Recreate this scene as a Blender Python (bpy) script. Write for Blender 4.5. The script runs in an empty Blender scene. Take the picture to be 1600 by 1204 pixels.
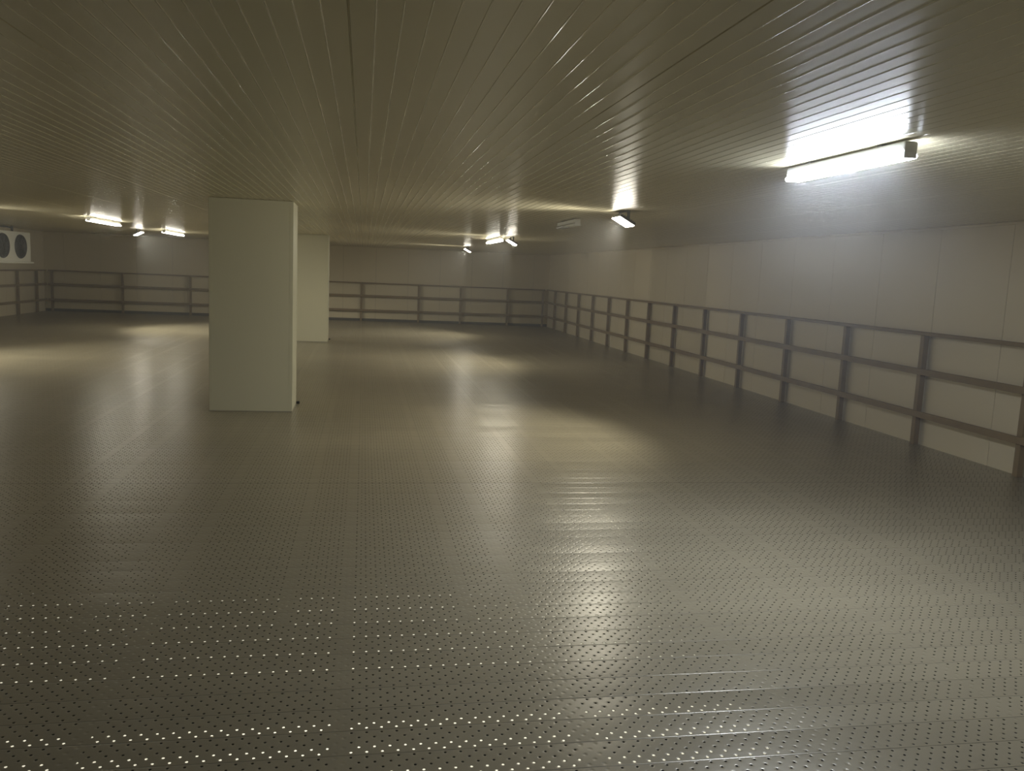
import bpy, bmesh, math, random
from mathutils import Matrix, Vector
random.seed(7)
S = bpy.context.scene
C = S.collection
R = math.radians

# ------------------------------------------------------------------ camera, world, exposure
EYE = 1.75
PITCH, ROLL, YAW, FPX = 0.132747, 0.042798, 0.178901, 1309.0
fw = Vector((math.sin(YAW)*math.cos(PITCH), math.cos(YAW)*math.cos(PITCH), -math.sin(PITCH)))
r0 = Vector((math.cos(YAW), -math.sin(YAW), 0)); u0 = r0.cross(fw)
rr = r0*math.cos(ROLL) + u0*math.sin(ROLL); uu = u0*math.cos(ROLL) - r0*math.sin(ROLL)
cd = bpy.data.cameras.new('camera'); cam = bpy.data.objects.new('camera', cd); C.objects.link(cam)
cd.sensor_width = 36; cd.lens = FPX/1600*36; cd.shift_y = 2.9/1600; cd.clip_start = 0.05; cd.clip_end = 200
M = Matrix.Identity(4)
for i in range(3):
    M[i][0], M[i][1], M[i][2] = rr[i], uu[i], -fw[i]
M[2][3] = EYE
cam.matrix_world = M
S.camera = cam
w = bpy.data.worlds.new('world'); S.world = w; w.use_nodes = True
w.node_tree.nodes['Background'].inputs['Color'].default_value = (0, 0, 0, 1)
w.node_tree.nodes['Background'].inputs['Strength'].default_value = 0
# thin cold mist in the air of the store
vsn = w.node_tree.nodes.new('ShaderNodeVolumeScatter')
vsn.inputs['Density'].default_value = 0.008; vsn.inputs['Anisotropy'].default_value = 0.55
vsn.inputs['Color'].default_value = (0.96, 0.97, 0.97, 1)
# ... denser cloud added round the near fitting, standing in for lens glare
_g = w.node_tree.nodes.new('ShaderNodeNewGeometry')
_d = w.node_tree.nodes.new('ShaderNodeVectorMath'); _d.operation = 'DISTANCE'; _d.inputs[1].default_value = (2.75, 4.75, 2.05)
w.node_tree.links.new(_g.outputs['Position'], _d.inputs[0])
_m = w.node_tree.nodes.new('ShaderNodeMapRange'); _m.interpolation_type = 'SMOOTHSTEP'
_m.inputs['From Min'].default_value = 2.3; _m.inputs['From Max'].default_value = 0.2
_m.inputs['To Min'].default_value = 0.007; _m.inputs['To Max'].default_value = 0.030
w.node_tree.links.new(_d.outputs['Value'], _m.inputs['Value']); w.node_tree.links.new(_m.outputs['Result'], vsn.inputs['Density'])
w.cycles.volume_step_size = 2.0
w.node_tree.links.new(vsn.outputs[0], w.node_tree.nodes['World Output'].inputs['Volume'])
S.view_settings.view_transform = 'Standard'; S.view_settings.look = 'None'
S.view_settings.exposure = 0.12; S.view_settings.gamma = 1; S.view_settings.use_curve_mapping = False
S.cycles.max_bounces = 10; S.cycles.diffuse_bounces = 6; S.cycles.glossy_bounces = 4
S.cycles.volume_bounces = 0; S.cycles.volume_max_steps = 24; S.cycles.transparent_max_bounces = 10
S.cycles.use_light_tree = True; S.cycles.use_denoising = True; S.cycles.sample_clamp_indirect = 4.0
S.cycles.caustics_reflective = False; S.cycles.caustics_refractive = False

TUBE_COL = (0.86, 0.93, 1.04)      # cool white tubes
TUBE_POWER = 60.0       # near tubes of the right row, set brighter
TUBE_POWER_DIM = 36.0   # far tubes and rear left tube, emission turned down for brightness balance
FLOOD_COL = (1.0, 0.95, 0.80)
FLOOD_SPOT = 245.0
FLOOD_GLASS = 110.0

# ------------------------------------------------------------------ room measures
XR, XL, YB, YF, H = 6.411, -10.0, 29.03, -6.0, 2.4977
RAIL_TOP, RAIL_MID, RAIL_LOW = 1.307, 0.855, 0.367

# ------------------------------------------------------------------ materials
def mat(name, col, rough=0.5, metal=0.0, spec=0.5, noise=0.0, nscale=3.0, bump=0.0, bscale=20.0, coat=0.0):
    m = bpy.data.materials.new(name); m.use_nodes = True
    nt = m.node_tree; b = nt.nodes['Principled BSDF']
    b.inputs['Base Color'].default_value = (*col, 1); b.inputs['Roughness'].default_value = rough
    b.inputs['Metallic'].default_value = metal; b.inputs['Specular IOR Level'].default_value = spec
    b.inputs['Coat Weight'].default_value = coat
    tc = nt.nodes.new('ShaderNodeTexCoord')
    if noise:
        n = nt.nodes.new('ShaderNodeTexNoise'); n.inputs['Scale'].default_value = nscale; n.inputs['Detail'].default_value = 5
        nt.links.new(tc.outputs['Object'], n.inputs['Vector'])
        r = nt.nodes.new('ShaderNodeMapRange')
        r.inputs['To Min'].default_value = 1-noise; r.inputs['To Max'].default_value = 1+noise
        nt.links.new(n.outputs['Fac'], r.inputs['Value'])
        mx = nt.nodes.new('ShaderNodeVectorMath'); mx.operation = 'SCALE'; mx.inputs[0].default_value = col
        nt.links.new(r.outputs['Result'], mx.inputs['Scale']); nt.links.new(mx.outputs[0], b.inputs['Base Color'])
    if bump:
        n = nt.nodes.new('ShaderNodeTexNoise'); n.inputs['Scale'].default_value = bscale
        nt.links.new(tc.outputs['Object'], n.inputs['Vector'])
        bp = nt.nodes.new('ShaderNodeBump'); bp.inputs['Strength'].default_value = bump; bp.inputs['Distance'].default_value = 0.002
        nt.links.new(n.outputs['Fac'], bp.inputs['Height']); nt.links.new(bp.outputs['Normal'], b.inputs['Normal'])
    return m

def emit(name, col, strength):
    m = bpy.data.materials.new(name); m.use_nodes = True; nt = m.node_tree
    nt.nodes.remove(nt.nodes['Principled BSDF'])
    e = nt.nodes.new('ShaderNodeEmission'); e.inputs['Color'].default_value = (*col, 1); e.inputs['Strength'].default_value = strength
    nt.links.new(e.outputs[0], nt.nodes['Material Output'].inputs['Surface'])
    return m

M_WALL = mat('wall_panel_enamel', (0.62, 0.55, 0.39), 0.285, spec=0.5, noise=0.04, nscale=0.5)
M_CEIL = mat('ceiling_panel_enamel', (0.68, 0.625, 0.445), 0.28, spec=0.6, noise=0.03, nscale=0.4)
M_RIB = mat('ceiling_rib_gloss_enamel', (0.68, 0.625, 0.445), 0.12, spec=0.7)
M_JOINT = mat('panel_joint_sealant', (0.30, 0.28, 0.21), 0.6)
M_COL = mat('column_cladding_enamel', (0.55, 0.53, 0.385), 0.38, spec=0.45, noise=0.03, nscale=1.0)
M_RAIL = mat('brown_painted_timber', (0.21, 0.15, 0.075), 0.6, noise=0.25, nscale=6, bump=0.3, bscale=40)
M_STEEL = mat('dark_galvanised_steel', (0.10, 0.095, 0.08), 0.5, metal=0.6, noise=0.15, nscale=10)
M_WHITE = mat('white_fixture_enamel', (0.7, 0.7, 0.66), 0.35)
M_GREY = mat('grey_cast_aluminium', (0.22, 0.22, 0.22), 0.45, metal=0.7)
M_DARK = mat('black_fan_plastic', (0.012, 0.012, 0.010), 0.3)
M_UNIT = mat('cooler_casing_enamel', (0.80, 0.80, 0.72), 0.4, noise=0.03)
M_COPPER = mat('insulated_pipe_sleeve', (0.06, 0.06, 0.055), 0.7)
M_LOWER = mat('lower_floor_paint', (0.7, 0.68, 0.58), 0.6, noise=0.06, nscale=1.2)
M_LDARK = mat('lower_unlit_dark', (0.02, 0.02, 0.018), 0.8)
M_TUBE = emit('lit_tube', TUBE_COL, TUBE_POWER)
M_TUBE_DIM = emit('lit_dim_tube', (1.0, 0.96, 0.82), TUBE_POWER_DIM)
M_GLASS_LIT = emit('lit_flood_glass', FLOOD_COL, FLOOD_GLASS)
M_TUBE_OFF = mat('unlit_tube_glass', (0.62, 0.62, 0.58), 0.15)

def floor_material():
    m = bpy.data.materials.new('perforated_deck_plank'); m.use_nodes = True; nt = m.node_tree; N = nt.nodes; L = nt.links
    b = N['Principled BSDF']; out = N['Material Output']
    tc = N.new('ShaderNodeTexCoord'); sp = N.new('ShaderNodeSeparateXYZ'); L.new(tc.outputs['Object'], sp.inputs[0])
    def mth(op, a, bb=None, c=None):
        n = N.new('ShaderNodeMath'); n.operation = op
        for i, v in enumerate((a, bb, c)):
            if v is None: continue
            if isinstance(v, (int, float)): n.inputs[i].default_value = v
            else: L.new(v, n.inputs[i])
        return n.outputs[0]
    X, Y = sp.outputs[0], sp.outputs[1]
    PL = 0.165
    yo = mth('SUBTRACT', Y, PLANK0)
    j = mth('FLOOR', mth('DIVIDE', yo, PL))
    v = mth('SUBTRACT', yo, mth('MULTIPLY', j, PL))               # 0 .. 0.165 across one plank
    k = mth('FLOOR', mth('DIVIDE', mth('SUBTRACT', v, 0.0015), 0.033))   # hole row 0..4
    dv = mth('SUBTRACT', v, mth('ADD', mth('MULTIPLY', k, 0.033), 0.018))
    odd = mth('MODULO', mth('ADD', k, 10), 2)
    xs = mth('ADD', mth('ADD', X, 40), mth('MULTIPLY', odd, 0.0285))
    du = mth('SUBTRACT', mth('MODULO', xs, 0.057), 0.0285)
    d2 = mth('ADD', mth('MULTIPLY', du, du), mth('MULTIPLY', dv, dv))
    hole = mth('LESS_THAN', d2, 0.0050**2)
    # strips without holes where plank lengths meet the bearers
    def strip(off, per, half):
        q = mth('MODULO', mth('ADD', X, 40*per - off + per/2), per)
        return mth('GREATER_THAN', mth('ABSOLUTE', mth('SUBTRACT', q, per/2)), half)
    g1 = strip(-0.06, 0.93, 0.034)
    g2 = mth('MAXIMUM', strip(0.56, 0.93, 0.03), mth('LESS_THAN', Y, 4.05))
    hole = mth('MULTIPLY', mth('MULTIPLY', hole, g1), g2)
    # seams: a lap joint at every plank edge, and an end joint every 0.93 m
    vs = mth('MINIMUM', v, mth('SUBTRACT', PL, v))
    seam = mth('SMOOTH_MIN', vs, 0.004, 0.001)
    nz = N.new('ShaderNodeTexNoise'); nz.inputs['Scale'].default_value = 0.55; nz.inputs['Detail'].default_value = 6; L.new(tc.outputs['Object'], nz.inputs['Vector'])
    n2 = N.new('ShaderNodeTexNoise'); n2.inputs['Scale'].default_value = 14; n2.inputs['Detail'].default_value = 4; L.new(tc.outputs['Object'], n2.inputs['Vector'])
    wn = N.new('ShaderNodeTexWhiteNoise'); wn.noise_dimensions = '2D'
    cx = N.new('ShaderNodeCombineXYZ'); L.new(j, cx.inputs[0]); L.new(mth('FLOOR', mth('DIVIDE', X, 3.72)), cx.inputs[1]); L.new(cx.outputs[0], wn.inputs[0])
    f = mth('ADD', mth('ADD', mth('MULTIPLY', nz.outputs['Fac'], 0.5), mth('MULTIPLY', n2.outputs['Fac'], 0.05)), mth('MULTIPLY', wn.outputs['Value'], 0.10))
    f = mth('ADD', f, 0.65)
    col = N.new('ShaderNodeVectorMath'); col.operation = 'SCALE'; col.inputs[0].default_value = FLOOR_COL; L.new(f, col.inputs['Scale'])
    endj = mth('LESS_THAN', mth('ABSOLUTE', mth('SUBTRACT', Y, 6.848)), 0.005)
    vs_d = mth('MULTIPLY', vs, mth('SUBTRACT', 1.0, endj))
    seamdark = mth('ADD', mth('MULTIPLY', mth('GREATER_THAN', vs_d, 0.0016), 0.6), 0.4)
    c2 = N.new('ShaderNodeVectorMath'); c2.operation = 'SCALE'; L.new(col.outputs[0], c2.inputs[0]); L.new(seamdark, c2.inputs['Scale'])
    L.new(c2.outputs[0], b.inputs['Base Color'])
    b.inputs['Metallic'].default_value = FLOOR_METAL
    L.new(mth('ADD', mth('MULTIPLY', n2.outputs['Fac'], 0.04), FLOOR_ROUGH), b.inputs['Roughness'])
    # each plank is very slightly crowned and dimpled round its holes
    crown = mth('MULTIPLY', mth('MULTIPLY', v, mth('SUBTRACT', PL, v)), 0.10)
    dimple = mth('MULTIPLY', mth('SMOOTH_MIN', mth('SQRT', d2), 0.011, 0.004), 0.12)
    tilt = mth('MULTIPLY', mth('MULTIPLY', mth('SUBTRACT', wn.outputs['Value'], 0.5), v), 0.05)
    hgt = mth('ADD', mth('ADD', mth('MULTIPLY', seam, 0.22), crown), mth('ADD', tilt, dimple))
    hgt = mth('ADD', hgt, mth('MULTIPLY', n2.outputs['Fac'], 0.0003))
    bp = N.new('ShaderNodeBump'); bp.inputs['Strength'].default_value = 1.0; bp.inputs['Distance'].default_value = 1.0
    L.new(hgt, bp.inputs['Height']); L.new(bp.outputs[0], b.inputs['Normal'])
    tr = N.new('ShaderNodeBsdfTransparent'); mx = N.new('ShaderNodeMixShader')
    L.new(hole, mx.inputs[0]); L.new(b.outputs[0], mx.inputs[1]); L.new(tr.outputs[0], mx.inputs[2])
    L.new(mx.outputs[0], out.inputs['Surface'])
    return m
PLANK0 = -6.027
FLOOR_COL = (0.262, 0.232, 0.162); FLOOR_METAL = 0.15; FLOOR_ROUGH = 0.28
M_FLOOR = floor_material()

# ------------------------------------------------------------------ mesh helpers
def box(bm, x0, x1, y0, y1, z0, z1, mi=0):
    vs = [bm.verts.new((x, y, z)) for x in (x0, x1) for y in (y0, y1) for z in (z0, z1)]
    for f in ((0,1,3,2),(4,6,7,5),(0,4,5,1),(2,3,7,6),(0,2,6,4),(1,5,7,3)):
        fc = bm.faces.new([vs[i] for i in f]); fc.material_index = mi
    return vs

def tube(bm, pts, r, n=10, cap=True):
    rings = []
    pts = [Vector(p) for p in pts]
    for i, p in enumerate(pts):
        t = (pts[min(i+1, len(pts)-1)] - pts[max(i-1, 0)]).normalized()
        a = t.cross(Vector((0, 0, 1)))
        if a.length < 1e-3: a = t.cross(Vector((1, 0, 0)))
        a.normalize(); b = t.cross(a)
        rings.append([bm.verts.new(p + a*math.cos(2*math.pi*q/n)*r + b*math.sin(2*math.pi*q/n)*r) for q in range(n)])
    for A, B in zip(rings, rings[1:]):
        for q in range(n):
            bm.faces.new((A[q], A[(q+1) % n], B[(q+1) % n], B[q]))
    if cap:
        bm.faces.new(rings[0][::-1]); bm.faces.new(rings[-1])

def obj(name, bm, m, parent=None, bevel=0.0, smooth=False):
    bmesh.ops.recalc_face_normals(bm, faces=bm.faces[:])
    me = bpy.data.meshes.new(name); bm.to_mesh(me); bm.free()
    for x in (m if isinstance(m, (list, tuple)) else [m]): me.materials.append(x)
    if smooth:
        for p in me.polygons: p.use_smooth = True
    o = bpy.data.objects.new(name, me); C.objects.link(o)
    if parent: o.parent = parent
    if bevel:
        b = o.modifiers.new('bevel', 'BEVEL'); b.width = bevel; b.segments = 2; b.limit_method = 'ANGLE'
    return o

def struct(name, bm, m, **k):
    o = obj(name, bm, m, **k); o['kind'] = 'structure'; return o

def thing(name, label, cat, loc=(0, 0, 0), rz=0, group=None):
    o = bpy.data.objects.new(name, None); C.objects.link(o); o.location = loc; o.rotation_euler = (0, 0, rz)
    o.empty_display_size = 0.1
    o['label'] = label; o['category'] = cat
    if group: o['group'] = group
    return o

def copy_tree(o, parent=None):
    c = o.copy(); C.objects.link(c); c.parent = parent
    for ch in list(o.children): copy_tree(ch, c)
    return c

# ------------------------------------------------------------------ structure
# floor: perforated sheet planks with folded flanges underneath
bm = bmesh.new()
x0, x1 = XL, XR
q = [bm.verts.new(p) for p in ((x0, YF, 0), (x1, YF, 0), (x1, YB, 0), (x0, YB, 0))]
bm.faces.new(q)
y = PLANK0
while y < YB:
    if y > YF: box(bm, x0, x1, y-0.0015, y+0.0015, -0.057, -0.003, 1)
    y += 0.165
struct('floor', bm, [M_FLOOR, M_STEEL])
# bearers under the deck
bm = bmesh.new(); box(bm, XL, XR, 3.40, 3.58, -0.125, -0.058)
struct('trim_1', bm, M_STEEL)
# storey below, seen only through the holes
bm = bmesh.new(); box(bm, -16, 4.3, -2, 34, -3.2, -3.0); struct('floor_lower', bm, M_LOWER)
bm = bmesh.new(); box(bm, 4.3, 14, -2, 34, -3.2, -3.0); struct('floor_lower_unlit', bm, M_LDARK)  # near-black slab: the unlit side of the lower storey, put in as colour

# ceiling: ribbed insulated panels running away from the camera, joints every 1.106 m, ends at y = 7.0
bm = bmesh.new()
JP = 1.106; RIB = JP/14
prof = []
n0 = int((XL + 1.165)/RIB) - 1
x = -1.165 + n0*RIB; n = n0
while x < XR + 0.1:
    if n % 14 == 0:     # panel joint: open groove
        for dx, dz in ((-0.004, 0), (-0.003, 0.002), (-0.002, 0.008), (0.002, 0.008), (0.003, 0.002), (0.004, 0)): prof.append((x+dx, H+dz))
    else:               # shallow rounded rib
        for a in range(7):
            t = a/6; prof.append((x + (t-0.5)*0.0065, H - 0.0012*math.sin(math.pi*t)))
    x += RIB; n += 1
YY = [YF, 0.896, 0.9, 6.996, 7.0, 13.096, 13.1, 19.196, 19.2, 25.296, 25.3, YB]
cols = []
for yv in YY: cols.append([bm.verts.new((px, yv, pz)) for px, pz in prof])
for i in range(len(YY)-1):
    gap = (YY[i+1]-YY[i]) < 0.01
    if gap: continue
    for a in range(len(prof)-1): bm.faces.new((cols[i][a], cols[i][a+1], cols[i+1][a+1], cols[i+1][a]))
for f in bm.faces:
    f.smooth = max(v.co.x for v in f.verts) - min(v.co.x for v in f.verts) < 0.02
    f.material_index = 2 if f.smooth else 0
box(bm, XL-0.1, XR+0.1, YF-0.1, YB+0.1, H+0.03, H+0.12, 1)
struct('ceiling', bm, [M_CEIL, M_JOINT, M_RIB])

def wall(name, axis, pos, a0, a1, out, first, pitch):
    """insulated wall panels with thin recessed vertical joints"""
    bm = bmesh.new(); g = 0.003
    cuts = []; t = first
    while t > a0: t -= pitch
    while t < a1:
        if t > a0 + 0.02: cuts.append(t)
        t += pitch
    edges = [a0] + cuts + [a1]
    for e0, e1 in zip(edges, edges[1:]):
        lo, hi = e0 + (g if e0 != a0 else 0), e1 - (g if e1 != a1 else 0)
        p0, p1 = sorted((pos, pos + out*0.02))
        if axis == 'x': box(bm, p0, p1, lo, hi, -0.005, H+0.03)
        else: box(bm, lo, hi, p0, p1, -0.005, H+0.03)
    p0, p1 = sorted((pos + out*0.012, pos + out*0.12))
    if axis == 'x': box(bm, p0, p1, a0, a1, -0.1, H+0.03, 1)
    else: box(bm, a0, a1, p0, p1, -0.1, H+0.03, 1)
    return struct(name, bm, [M_WALL, M_JOINT])
wall('wall_right', 'x', XR, YF, YB, 1, 11.897, 1.09)
wall('wall_left', 'x', XL, YF, YB, -1, 11.9, 1.09)
wall('wall_back', 'y', YB, XL, XR, 1, 0.4, 1.09)
wall('wall_front', 'y', YF, XL, XR, -1, 0.4, 1.09)
# dark kick strip along the foot of the back wall
bm = bmesh.new(); box(bm, XL+0.02, XR-0.02, YB-0.028, YB-0.001, 0.001, 0.085); struct('baseboard_back', bm, M_STEEL)
# cove angle where the ceiling meets the walls
for nm, bx in (('trim_2', (XR-0.03, XR-0.001, YF, YB, H-0.032, H-0.001)), ('trim_3', (XL+0.001, XL+0.03, YF, YB, H-0.032, H-0.001)),
               ('trim_4', (XL+0.03, XR-0.03, YB-0.03, YB-0.001, H-0.032, H-0.001))):
    bm = bmesh.new()
    box(bm, *bx); struct(nm, bm, M_WALL, bevel=0.01)

# ------------------------------------------------------------------ columns
def column(y0, y1, label, xa, xb):
    t = thing('clad_column', label, 'column', ((xa+xb)/2, (y0+y1)/2, 0), 0, 'square clad columns')
    hx, hy = (xb-xa)/2, (y1-y0)/2
    bm = bmesh.new(); box(bm, -hx, hx, -hy, hy, 0.002, H-0.002); obj('cladding', bm, M_COL, t, bevel=0.006)
    for sx in (-1, 1):
        for sy in (-1, 1):
            bm = bmesh.new()
            cx, cy = sx*hx, sy*hy
            a = 0.0015; wd = 0.035
            box(bm, *sorted((cx+sx*a, cx-sx*wd)), *sorted((cy+sy*a, cy)), 0.004, H-0.004)
            box(bm, *sorted((cx+sx*a, cx)), *sorted((cy+sy*a, cy-sy*wd)), 0.004, H-0.004)
            obj('corner_trim', bm, M_COL, t)
    for sx, sy in ((1, 1), (-1, 1)):
        bm = bmesh.new()
        box(bm, *sorted((sx*(hx+0.004), sx*(hx+0.045))), *sorted((sy*hy-0.03, sy*hy+0.02)), 0.003, 0.035)
        obj('anchor_block', bm, M_DARK, t, bevel=0.004)
    bm = bmesh.new()
    box(bm, -hx-0.006, hx+0.006, -hy-0.006, hy+0.006, 0.001, 0.012); obj('base_seal', bm, M_JOINT, t)
    return t
column(10.295, 10.95, 'wide off-white square column nearest the camera, its base on the deck', -1.776, -0.828)
column(20.25, 20.9, 'off-white square column half hidden behind the nearer column', -1.776, -0.828)

# ------------------------------------------------------------------ railings
def railing(label, axis, pos, a0, a1, posts, inward):
    """brown railing standing right at the wall: posts, top rail, two mid rails"""
    t = thing('guard_railing', label, 'railing', (pos, a0, 0) if axis == 'x' else (a0, pos, 0))
    L = a1 - a0
    def bx(u0, u1, d0, d1, z0, z1):
        d0, d1 = sorted((d0*inward, d1*inward)); b = bmesh.new()
        if axis == 'x': box(b, d0, d1, u0, u1, z0, z1)
        else: box(b, u0, u1, d0, d1, z0, z1)
        return b
    for p in posts:
        u = p - a0
        o = obj('post', bx(u-0.032, u+0.032, 0.03, 0.095, 0.001, RAIL_TOP-0.042), M_RAIL, t, bevel=0.004)
    obj('top_rail', bx(0, L, 0.025, 0.105, RAIL_TOP-0.04, RAIL_TOP), M_RAIL, t, bevel=0.005)
    for z in (RAIL_MID, RAIL_LOW):
        obj('mid_rail', bx(0, L, 0.097, 0.125, z-0.036, z+0.036), M_RAIL, t, bevel=0.005)
    return t
DP0, DPS = 7.052, 1.587
posts = [DP0 + DPS*k for k in range(-2, 14) if DP0 + DPS*k < YB-0.3]
railing('brown railing of square grid along the right wall, running to the far corner', 'x', XR, 2.5, YB-0.15, posts, -1)
railing('long brown three-rail railing across the back wall behind both columns', 'y', YB-0.03, XL+0.15, XR-0.15,
        [-9.75, -7.644, -5.567, -3.74, -1.90, -0.074, 1.857, 3.295, 4.94, 6.2], -1)
railing('short visible brown railing on the left wall below the fan cooler', 'x', XL, 15.0, YB-0.15,
        [15.6, 17.2, 18.8, 20.4, 22.0, 23.6, 25.2, 26.75, 28.2], 1)

# ------------------------------------------------------------------ tube battens
def batten(loc, length, label, lit=True, dim=False, group='twin-tube battens under the ceiling'):
    t = thing('batten_light', label, 'ceiling light', loc, 0, group)
    h = length/2
    bm = bmesh.new(); box(bm, -0.035, 0.035, -h, h, -0.045, 0.0); obj('body', bm, M_WHITE, t, bevel=0.006)
    for s in (-1, 1):
        bm = bmesh.new(); box(bm, -0.034, 0.034, s*h-0.004, s*h+0.004, -0.082, -0.006); obj('end_cap', bm, M_WHITE, t, bevel=0.003)
    for s in (-1, 1):
        bm = bmesh.new(); tube(bm, [(s*0.036, -h+0.014, -0.068), (s*0.036, h-0.014, -0.068)], 0.0145, 8)
        obj('tube', bm, (M_TUBE_DIM if dim else M_TUBE) if lit else M_TUBE_OFF, t, smooth=True)
    if lit and not dim:      # area lamp added below the tubes to carry their downward light
        ld = bpy.data.lights.new('tube_glow', 'AREA'); ld.shape = 'RECTANGLE'; ld.size = 0.09; ld.size_y = length-0.04; ld.energy = 58; ld.color = TUBE_COL
        lo = bpy.data.objects.new('tube_glow', ld); C.objects.link(lo); lo.parent = t; lo.location = (0, 0, -0.084)
    for s in (-0.6, 0.6):
        bm = bmesh.new(); box(bm, -0.02, 0.02, s*h-0.02, s*h+0.02, 0.0, 0.012); obj('mounting_clip', bm, M_GREY, t)
    return t
ZT = H - 0.013
batten((2.63, 4.42, ZT), 1.17, 'large bright tube light at upper right, nearest of all the lights')
batten((2.625, 10.88, ZT), 1.0, 'unlit pale tube light on the ceiling left of the lone floodlight', lit=False)
batten((2.63, 17.30, ZT), 1.7, 'lit tube light in the middle of the three far lights right of centre', dim=True)
batten((-4.97, 17.65, ZT), 1.95, 'long bright tube light farthest left on the ceiling, above the cooler side', dim=True)
batten((-4.72, 22.5, ZT), 2.1, 'smaller bright tube light just left of the near column', dim=True)

batten((2.63, -2.10, ZT), 1.26, 'tube light of the same row, overhead behind the viewpoint')
batten((-4.97, -1.2, ZT), 1.26, 'tube light of the left row, overhead behind the viewpoint', dim=True)
# ------------------------------------------------------------------ floodlights
def flood(loc, side, label, spot=FLOOD_SPOT, tilt=49, face=28, rz=0):
    """side -1: shines towards -x; +1: towards +x"""
    t = thing('floodlight', label, 'floodlight', loc, rz, 'rectangular floodlights under the ceiling')
    Rb = Matrix.Rotation(side*-R(tilt), 4, 'Y')      # beam of the asymmetric reflector
    Rm = Matrix.Rotation(side*-R(face), 4, 'Y')      # body and glass
    def put(bm): bmesh.ops.transform(bm, matrix=Matrix.Translation((0, 0, -0.085)) @ Rm, verts=bm.verts[:]); return bm
    # local: front face looks down (-z) before the tilt
    bm = bmesh.new(); box(bm, -0.10, 0.10, -0.15, 0.15, -0.018, 0.012); obj('housing', put(bm), M_GREY, t, bevel=0.006)
    bm = bmesh.new()
    for k in range(9): box(bm, -0.09+k*0.022, -0.084+k*0.022, -0.12, 0.12, 0.0125, 0.028)
    obj('heat_sink', put(bm), M_GREY, t)
    bm = bmesh.new(); box(bm, -0.094, 0.094, -0.144, 0.144, -0.024, -0.0185); obj('lamp_glass', put(bm), M_GLASS_LIT, t)
    bm = bmesh.new()
    for s in (-1, 1): box(bm, -0.015, 0.015, s*0.157-0.003, s*0.157+0.003, -0.10, 0.006)
    box(bm, -0.015, 0.015, -0.16, 0.16, 0.006, 0.012)
    obj('bracket', bm, M_GREY, t)
    ld = bpy.data.lights.new('flood_beam', 'SPOT'); ld.energy = spot; ld.color = FLOOD_COL
    ld.spot_size = R(128); ld.spot_blend = 0.5; ld.shadow_soft_size = 0.06
    lo = bpy.data.objects.new('flood_beam', ld); C.objects.link(lo); lo.parent = t
    lo.matrix_local = Matrix.Translation((0, 0, -0.085)) @ Rm @ Matrix.Translation((0, 0, -0.05)) @ Rm.inverted() @ Rb
    return t
ZF = H - 0.013
flood((2.80, 9.02, ZF), -1, 'lone bright floodlight between the near tube light and the far lights')
flood((2.84, 16.40, ZF), -1, 'bright floodlight at the right end of the three far lights')
flood((2.85, 23.65, ZF), -1, 'small floodlight at the left end of the three far lights, lowest in view')
flood((-5.58, 22.6, ZF), 1, 'small oval floodlight between the two left tube lights', spot=420)
flood((-6.9, 15.2, ZF), 1, 'floodlight just outside the left edge whose pool of light falls on the deck', spot=360)

# ------------------------------------------------------------------ lower storey lights (seen through the perforations only as a lit floor)
for k, (lx, ly) in enumerate(((-5.0, 8.2), (-0.5, 8.2), (3.0, 8.2), (-5.5, 13.0), (0.5, 13.0))):
    t = thing('batten_light', 'tube light of the storey below the perforated deck', 'ceiling light', (lx, ly, -0.16), R(90), 'tube lights under the deck')
    bm = bmesh.new(); box(bm, -0.05, 0.05, -0.75, 0.75, 0, 0.10); obj('body', bm, M_WHITE, t)
    ld = bpy.data.lights.new('tube_glow', 'AREA'); ld.shape = 'RECTANGLE'; ld.size = 0.1; ld.size_y = 1.5; ld.energy = 105; ld.color = (1, 0.97, 0.88)
    lo = bpy.data.objects.new('tube_glow', ld); C.objects.link(lo); lo.parent = t; lo.location = (0, 0, -0.01)

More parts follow.
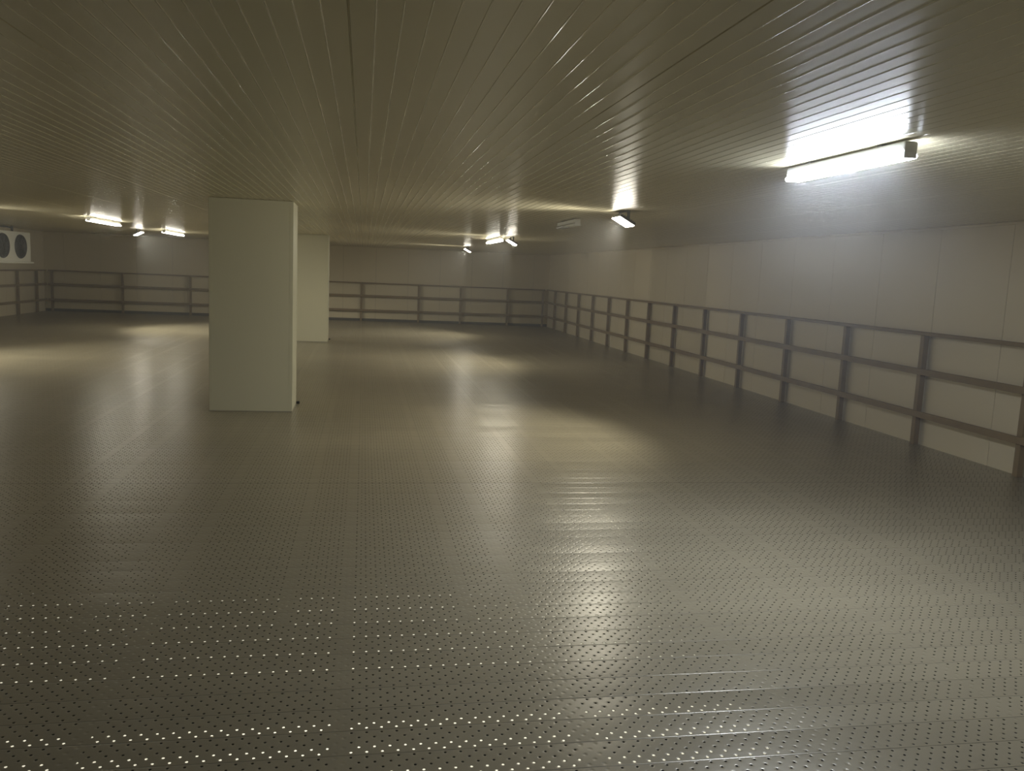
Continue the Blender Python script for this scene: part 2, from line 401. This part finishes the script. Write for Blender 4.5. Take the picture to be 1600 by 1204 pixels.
# ------------------------------------------------------------------ evaporator fan cooler on the left wall
def cooler():
    t = thing('fan_cooler', 'white wall cooler with round black fans, high at the left edge', 'cooling unit', (-9.02, 25.22, 0), R(-3.5))
    # local +x = face, runs along -y
    Lg = 4.6; z0, z1 = 1.56, 2.33
    bm = bmesh.new(); box(bm, -0.62, -0.03, -Lg, 0, z0, z1); obj('casing', bm, M_UNIT, t, bevel=0.01)
    bm = bmesh.new(); box(bm, -0.029, 0.0, -Lg-0.01, 0.01, z0, z1+0.01); obj('front_panel', bm, M_UNIT, t, bevel=0.006)
    bm = bmesh.new(); box(bm, -0.60, 0.05, -Lg-0.03, 0.07, z0-0.05, z0-0.002); obj('drip_tray', bm, M_UNIT, t, bevel=0.01)
    for k in range(4):
        yc = -0.60 - k*0.97; zc = 1.955; rad = 0.30
        bm = bmesh.new(); n = 40
        prof = [(rad+0.02, 0.001), (rad+0.018, 0.02), (rad, 0.045), (rad-0.012, 0.04), (rad-0.012, 0.002)]
        rings = [[bm.verts.new((d, yc+r*math.cos(2*math.pi*i/n), zc+r*math.sin(2*math.pi*i/n))) for i in range(n)] for r, d in prof]
        for A, B in zip(rings, rings[1:]):
            for i in range(n): bm.faces.new((A[i], A[(i+1) % n], B[(i+1) % n], B[i]))
        ring = obj('fan_ring', bm, M_DARK, t, smooth=True)
        bm = bmesh.new(); c = bm.verts.new((0.003, yc, zc))
        rg = [bm.verts.new((0.003, yc+(rad-0.01)*math.cos(2*math.pi*i/n), zc+(rad-0.01)*math.sin(2*math.pi*i/n))) for i in range(n)]
        for i in range(n): bm.faces.new((c, rg[i], rg[(i+1) % n]))
        obj('fan_opening', bm, M_DARK, ring)
        bm = bmesh.new()
        for b_ in range(6):
            a0 = 2*math.pi*b_/6
            v = []
            for (rr_, da, dx) in ((0.07, -0.3, 0.008), (0.07, 0.3, 0.022), (0.27, 0.42, 0.03), (0.27, -0.05, 0.008)):
                v.append(bm.verts.new((dx, yc+rr_*math.cos(a0+da), zc+rr_*math.sin(a0+da))))
            bm.faces.new(v)
        bl = obj('fan_blades', bm, M_DARK, ring); sm = bl.modifiers.new('thickness', 'SOLIDIFY'); sm.thickness = 0.003
        bm = bmesh.new()
        for rr_ in (0.09, 0.14, 0.19, 0.24, 0.28):
            tube(bm, [(0.05, yc+rr_*math.cos(2*math.pi*i/32), zc+rr_*math.sin(2*math.pi*i/32)) for i in range(33)], 0.0025, 5, False)
        for i in range(8):
            a = 2*math.pi*i/8
            tube(bm, [(0.05, yc+0.03*math.cos(a), zc+0.03*math.sin(a)), (0.046, yc+0.295*math.cos(a), zc+0.295*math.sin(a))], 0.003, 5)
        tube(bm, [(0.044, yc, zc), (0.056, yc, zc)], 0.055, 16)
        obj('fan_grille', bm, M_DARK, ring)
    bm = bmesh.new()
    tube(bm, [(-0.2, -0.55, 2.33), (-0.19, -0.58, 2.40), (-0.18, -0.70, 2.44), (-0.17, -0.95, 2.45), (-0.17, -1.6, 2.45)], 0.02, 8)
    obj('supply_pipe', bm, M_COPPER, t, smooth=True)
    for y in (-0.3, -2.3, -4.3):
        bm = bmesh.new(); box(bm, -0.35, -0.30, y-0.02, y+0.02, z1+0.001, H-0.003); obj('hanger', bm, M_GREY, t)
cooler()
